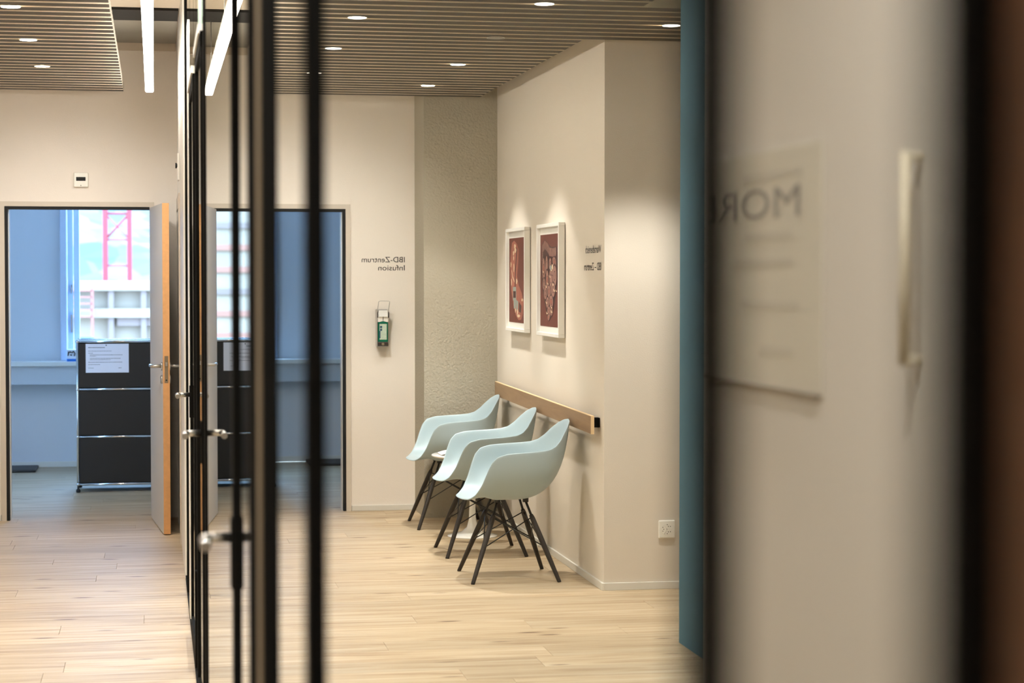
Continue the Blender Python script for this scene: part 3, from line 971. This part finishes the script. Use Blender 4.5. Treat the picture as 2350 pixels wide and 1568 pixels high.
def art_bottle(bm, U):
    X = 2.2040
    def poly(pts, mi, k):
        flat(bm, [U(*p) for p in pts], X - k * 0.0003, mi)
    poly([(0.18, 0.94), (0.33, 0.97), (0.50, 0.93), (0.62, 0.86), (0.60, 0.72), (0.52, 0.55), (0.62, 0.44), (0.80, 0.36), (0.93, 0.26), (0.90, 0.12), (0.78, 0.04), (0.62, 0.03), (0.45, 0.08), (0.28, 0.20), (0.16, 0.36), (0.10, 0.52), (0.09, 0.72), (0.12, 0.86)], 0, 0)
    ribbon(bm, [U(0.52, 0.88), U(0.47, 0.76), U(0.42, 0.60), U(0.40, 0.42)], 0.012, X - 0.0006, 2)
    poly([(0.26, 0.42), (0.46, 0.42), (0.47, 0.26), (0.26, 0.26)], 4, 1)
    poly([(0.28, 0.37), (0.44, 0.37), (0.44, 0.29), (0.28, 0.29)], 2, 2)
    poly([(0.30, 0.26), (0.46, 0.26), (0.44, 0.17), (0.32, 0.16)], 4, 1)
    poly([(0.46, 0.27), (0.60, 0.25), (0.58, 0.16), (0.48, 0.14)], 4, 1)
    poly([(0.64, 0.25), (0.80, 0.20), (0.76, 0.12), (0.64, 0.13)], 2, 1)
    for a, b, c, d in ((0.34, 0.88, 0.46, 0.93), (0.26, 0.80, 0.36, 0.85), (0.36, 0.83, 0.50, 0.88), (0.28, 0.74, 0.34, 0.79), (0.10, 0.66, 0.17, 0.72), (0.14, 0.44, 0.20, 0.52), (0.46, 0.46, 0.56, 0.52), (0.80, 0.26, 0.92, 0.29), (0.54, 0.07, 0.74, 0.10), (0.52, 0.10, 0.60, 0.16), (0.40, 0.12, 0.46, 0.17), (0.30, 0.60, 0.36, 0.70)):
        poly([(a, b), ((a + c) / 2, b - 0.008), (c, (b + d) / 2), ((a + c) / 2, d), (a, d - 0.01)], 3, 2)
    ribbon(bm, [U(0.18, 0.62), U(0.24, 0.54), U(0.36, 0.48)], 0.006, X - 0.0007, 3)


def art_gut(bm, U):
    X = 2.2040
    flat(bm, [U(*p) for p in [(0.10, 0.88), (0.28, 0.94), (0.42, 0.90), (0.60, 0.86), (0.90, 0.86), (0.95, 0.70), (0.93, 0.50), (0.86, 0.34), (0.74, 0.18), (0.52, 0.06), (0.40, 0.10), (0.28, 0.22), (0.12, 0.42), (0.05, 0.60)]], X, 2)
    rr = random.Random(3)
    # the wide frilled upper bowel
    path = [(0.12, 0.76), (0.14, 0.85), (0.26, 0.89), (0.40, 0.86), (0.52, 0.81), (0.70, 0.80), (0.88, 0.81)]
    for i in range(len(path) - 1):
        for k in range(4):
            s = k / 4
            u = path[i][0] * (1 - s) + path[i + 1][0] * s; v = path[i][1] * (1 - s) + path[i + 1][1] * s
            flat(bm, [U(*p) for p in blob(u, v, 0.048, 0.055, 12)], X - 0.0003 - 0.00001 * (i * 4 + k), 2)
            flat(bm, [U(*p) for p in blob(u, v, 0.036, 0.048, 12)], X - 0.0003 - 0.00001 * (i * 4 + k) - 0.000005, 1)
    # coils below
    n = 0
    for cu_, cv, ru, rv, rot in ((0.2, 0.62, .09, .15, .1), (0.36, 0.66, .08, .13, -.2), (0.56, 0.68, .09, .08, .5), (0.78, 0.70, .12, .06, -.3), (0.8, 0.55, .12, .13, .1), (0.60, 0.52, .10, .13, .2), (0.40, 0.50, .09, .13, -.1), (0.22, 0.46, .09, .08, .4), (0.30, 0.36, .10, .08, .2),
                                 (0.50, 0.38, .11, .08, -.2), (0.72, 0.40, .12, .09, .1), (0.42, 0.26, .10, .07, .3), (0.62, 0.27, .12, .08, -.2), (0.50, 0.16, .10, .07, 0), (0.64, 0.17, .07, .06, .2), (0.48, 0.10, .06, .04, 0), (0.66, 0.60, .06, .05, 0)):
        for sc, mi in ((1.0, 2), (0.84, 1), (0.42, 2), (0.34, 1 if n % 3 else 0)):
            pts = []
            for u, v in blob(0, 0, ru * sc, rv * sc, 16):
                pts.append((cu_ + u * math.cos(rot) - v * math.sin(rot) * 0.6, cv + u * math.sin(rot) * 0.6 + v * math.cos(rot)))
            flat(bm, [U(*p) for p in pts], X - 0.0012 - 0.00004 * n - (1 - sc) * 0.00003, mi)
        n += 1
    for k in range(14):
        u, v = rr.uniform(0.14, 0.86), rr.uniform(0.14, 0.70)
        ribbon(bm, [U(u, v), U(u + 0.03, v - 0.02), U(u + 0.07, v - 0.015)], 0.004, X - 0.0023, 3)
    flat(bm, [U(*p) for p in blob(0.60, 0.635, 0.05, 0.03, 10)], X - 0.0024, 4)
    flat(bm, [U(*p) for p in blob(0.69, 0.645, 0.04, 0.03, 10)], X - 0.0024, 3)


picture(12.415, 11.762, 'white framed red print of a pink vessel shape, picture nearer the dark pier', art_bottle)
picture(11.382, 10.735, 'white framed red print of coiled pink bowels, picture nearer wall lettering', art_gut)

# notice board and handle on the near wall
t = thing('notice_board', 'blurred pale notice board with mirror-written heading on near wall', 'notice board', (1.0, 3.26, 1.405))
bm = B(); box(bm, (0.9965, 2.893, 1.400), (1.0, 3.55, 1.79), bev=0.0015); pl = obj('panel', bm, 'board', t)
for k, (z, a, b) in enumerate(((1.742, 2.99, 3.30), (1.643, 3.03, 3.28), (1.60, 3.03, 3.34), (1.53, 3.0, 3.3), (1.455, 3.03, 3.2))):
    bm = B(); box(bm, (0.9955, a, z), (0.996, b, z + 0.012)); obj('small_print', bm, 'letter_faint', pl)
bm = text_bm('MORE', 0.54, 0.050, (0.9958, 2.995, 1.678), (0, 1, 0), (0, 0, 1), (-1, 0, 0), 0.0005, 0.0); obj('text_line', bm, 'heading', pl)
bm = B(); box(bm, (0.990, 2.897, 1.396), (1.0, 3.55, 1.402), bev=0.001); obj('ledge', bm, 'ledge_brown', t)  # strip coloured dark for the shadow line under the board
t = thing('pull_handle', 'blurred cream vertical pull handle on near wall', 'handle', (1.0, 2.52, 1.46))
bm = B(); tube(bm, [(0.978, 2.51, 1.463), (0.978, 2.51, 1.747)], 0.007, 12); obj('grip_bar', bm, 'brass', t)
for z in (1.47, 1.74):
    bm = B(); tube(bm, [(1.0, 2.51, z), (0.978, 2.51, z)], 0.006, 10); obj('standoff', bm, 'brass', t)


# ------------------------------------------------------------------ shell armchairs
RIM = [(.276, 0, .428), (.268, .09, .427), (.244, .165, .428), (.212, .212, .452), (.180, .243, .512), (.155, .263, .582), (.134, .276, .632), (.104, .287, .664), (.050, .295, .679), (-.03, .298, .684), (-.11, .292, .689),
       (-.168, .276, .695), (-.206, .250, .709), (-.238, .217, .738), (-.266, .178, .775), (-.294, .130, .808), (-.317, .070, .830), (-.326, 0, .837)]


def chair_parts():
    full = RIM + [(f, -w_, z) for f, w_, z in RIM[-2:0:-1]]
    N = len(full)
    cen = Vector((0.01, 0, 0.418))
    bm = B()
    rings = []
    R = 11
    for j in range(1, R + 1):
        a = (j / R) * math.pi / 2
        ex = 2 / 3.1
        h = math.sin(a) ** ex
        v_ = 1 - math.cos(a) ** ex if j < R else 1.0
        ring = []
        for f, w_, z in full:
            dz = z - cen.z
            flare = 0.16 if dz > 0.05 else 0.16 * max(dz, 0) / 0.05
            hh = h * (1 - flare) + v_ * flare
            if dz < 0.05:                       # the lip: nearly flat, gently waterfalling
                k = max(0.0, dz) / 0.05
                hh = hh * k + (j / R) * (1 - k)
            x = cen.x + (f - cen.x) * hh
            y = w_ * hh
            zz = cen.z + dz * v_
            # seat dish
            rr = j / R
            zz += 0.018 * math.sin(min(rr, 1) * math.pi) * (1 if f > 0.15 and dz < 0.05 else 0) 
            ring.append(bm.verts.new((-x, -y, zz)))
        rings.append(ring)
    c = bm.verts.new((-cen.x, 0, cen.z))
    for k in range(N):
        bm.faces.new((c, rings[0][k], rings[0][(k + 1) % N]))
    for j in range(R - 1):
        for k in range(N):
            bm.faces.new((rings[j][k], rings[j + 1][k], rings[j + 1][(k + 1) % N], rings[j][(k + 1) % N]))
    for f in bm.faces:
        f.smooth = True
    parts = {'shell': mesh_of('shell', bm)}
    parts['shell'].materials.append(MATS['shell_plastic'])
    for f in parts['shell'].polygons:
        f.use_smooth = True
    legs, tops = [], []
    for sx in (-1, 1):
        for sy in (-1, 1):
            top = Vector((sx * 0.075, sy * 0.095, 0.405)); ft = Vector((sx * 0.228, sy * 0.238, 0.0))
            k = top.lerp(ft, 0.16)
            bm = B()
            tube(bm, [k, k.lerp(ft, 0.05), k.lerp(ft, 0.35), ft + (top - ft) * 0.01, ft], [0.0105, 0.0135, 0.0145, 0.0105, 0.0100], 12)
            me = mesh_of('leg', bm); me.materials.append(MATS['dark_oak'])
            bm = B()
            tube(bm, [top + Vector((0, 0, 0.006)), top.lerp(ft, 0.20)], 0.0065, 8)
            tube(bm, [top + Vector((0, 0, 0.0)), top + Vector((0, 0, 0.030))], 0.016, 12)
            mb = mesh_of('bracket', bm); mb.materials.append(MATS['wire'])
            legs.append((me, mb)); tops.append((top, ft))
    rods = []
    pairs = [(0, 1), (2, 3), (0, 2), (1, 3)]
    for a, b in pairs:
        for p, q in ((a, b), (b, a)):
            A = tops[p][0].lerp(tops[p][1], 0.19); Bq = tops[q][0].lerp(tops[q][1], 0.56)
            bm = B(); tube(bm, [A, Bq], 0.0032, 6)
            me = mesh_of('brace_rod', bm); me.materials.append(MATS['wire']); rods.append(me)
    return parts['shell'], legs, rods


SHELL, LEGS, RODS = chair_parts()


def armchair(x, y, rz, label):
    t = thing('shell_armchair', label, 'chair', (x, y, 0), 'pale blue shell armchairs')
    t.rotation_euler = (0, 0, rz)
    o = bpy.data.objects.new('shell', SHELL); COL.objects.link(o); o.parent = t
    s = o.modifiers.new('thick', 'SOLIDIFY'); s.thickness = 0.010; s.offset = 0; s.edge_crease_rim = 0.55
    s = o.modifiers.new('sub', 'SUBSURF'); s.levels = 2; s.render_levels = 2
    for me, mb in LEGS:
        o = bpy.data.objects.new('leg', me); COL.objects.link(o); o.parent = t
        b = bpy.data.objects.new('bracket', mb); COL.objects.link(b); b.parent = o
    for me in RODS:
        o = bpy.data.objects.new('brace_rod', me); COL.objects.link(o); o.parent = t
    return t


armchair(1.832, 10.32, 0, 'pale blue shell armchair nearest the power outlet, frontmost of the three')
armchair(1.838, 11.275, 0, 'pale blue shell armchair in the middle of the row, before the side table')
armchair(1.845, 12.56, 0, 'pale blue shell armchair farthest back, next to the rough pier')

# ------------------------------------------------------------------ tulip side table and brochure
tx, ty = 1.905, 11.985
t = thing('side_table', 'small round white tulip side table between the two rear armchairs', 'table', (tx, ty, 0))
bm = B(); lathe(bm, [(0.001, 0.487), (0.235, 0.487), (0.25, 0.494), (0.25, 0.500), (0.245, 0.503), (0.001, 0.503)], (tx, ty, 0), 48); obj('table_top', bm, 'white_gloss', t)
bm = B(); lathe(bm, [(0.001, 0.0), (0.152, 0.0), (0.153, 0.006), (0.12, 0.014), (0.07, 0.026), (0.035, 0.055), (0.022, 0.10), (0.018, 0.20), (0.019, 0.34), (0.03, 0.43), (0.06, 0.487)], (tx, ty, 0), 40); obj('pedestal', bm, 'white_gloss', t)
t = thing('brochure', 'folded white brochure lying on small round table behind middle chair', 'brochure', (1.77, 11.96, 0.503))
for k, h_ in enumerate((0.004, 0.016)):
    bm = B()
    pts = [(1.70 + 0.02 * i, 0.504 + h_ * math.sin(i / 7 * math.pi * 0.9) + 0.004 * k) for i in range(8)]
    prism(bm, pts + [(a, b + 0.0015) for a, b in pts[::-1]], 11.88, 12.06, 'XZ'); obj('page', bm, 'paper' if k else 'letter_faint', t)
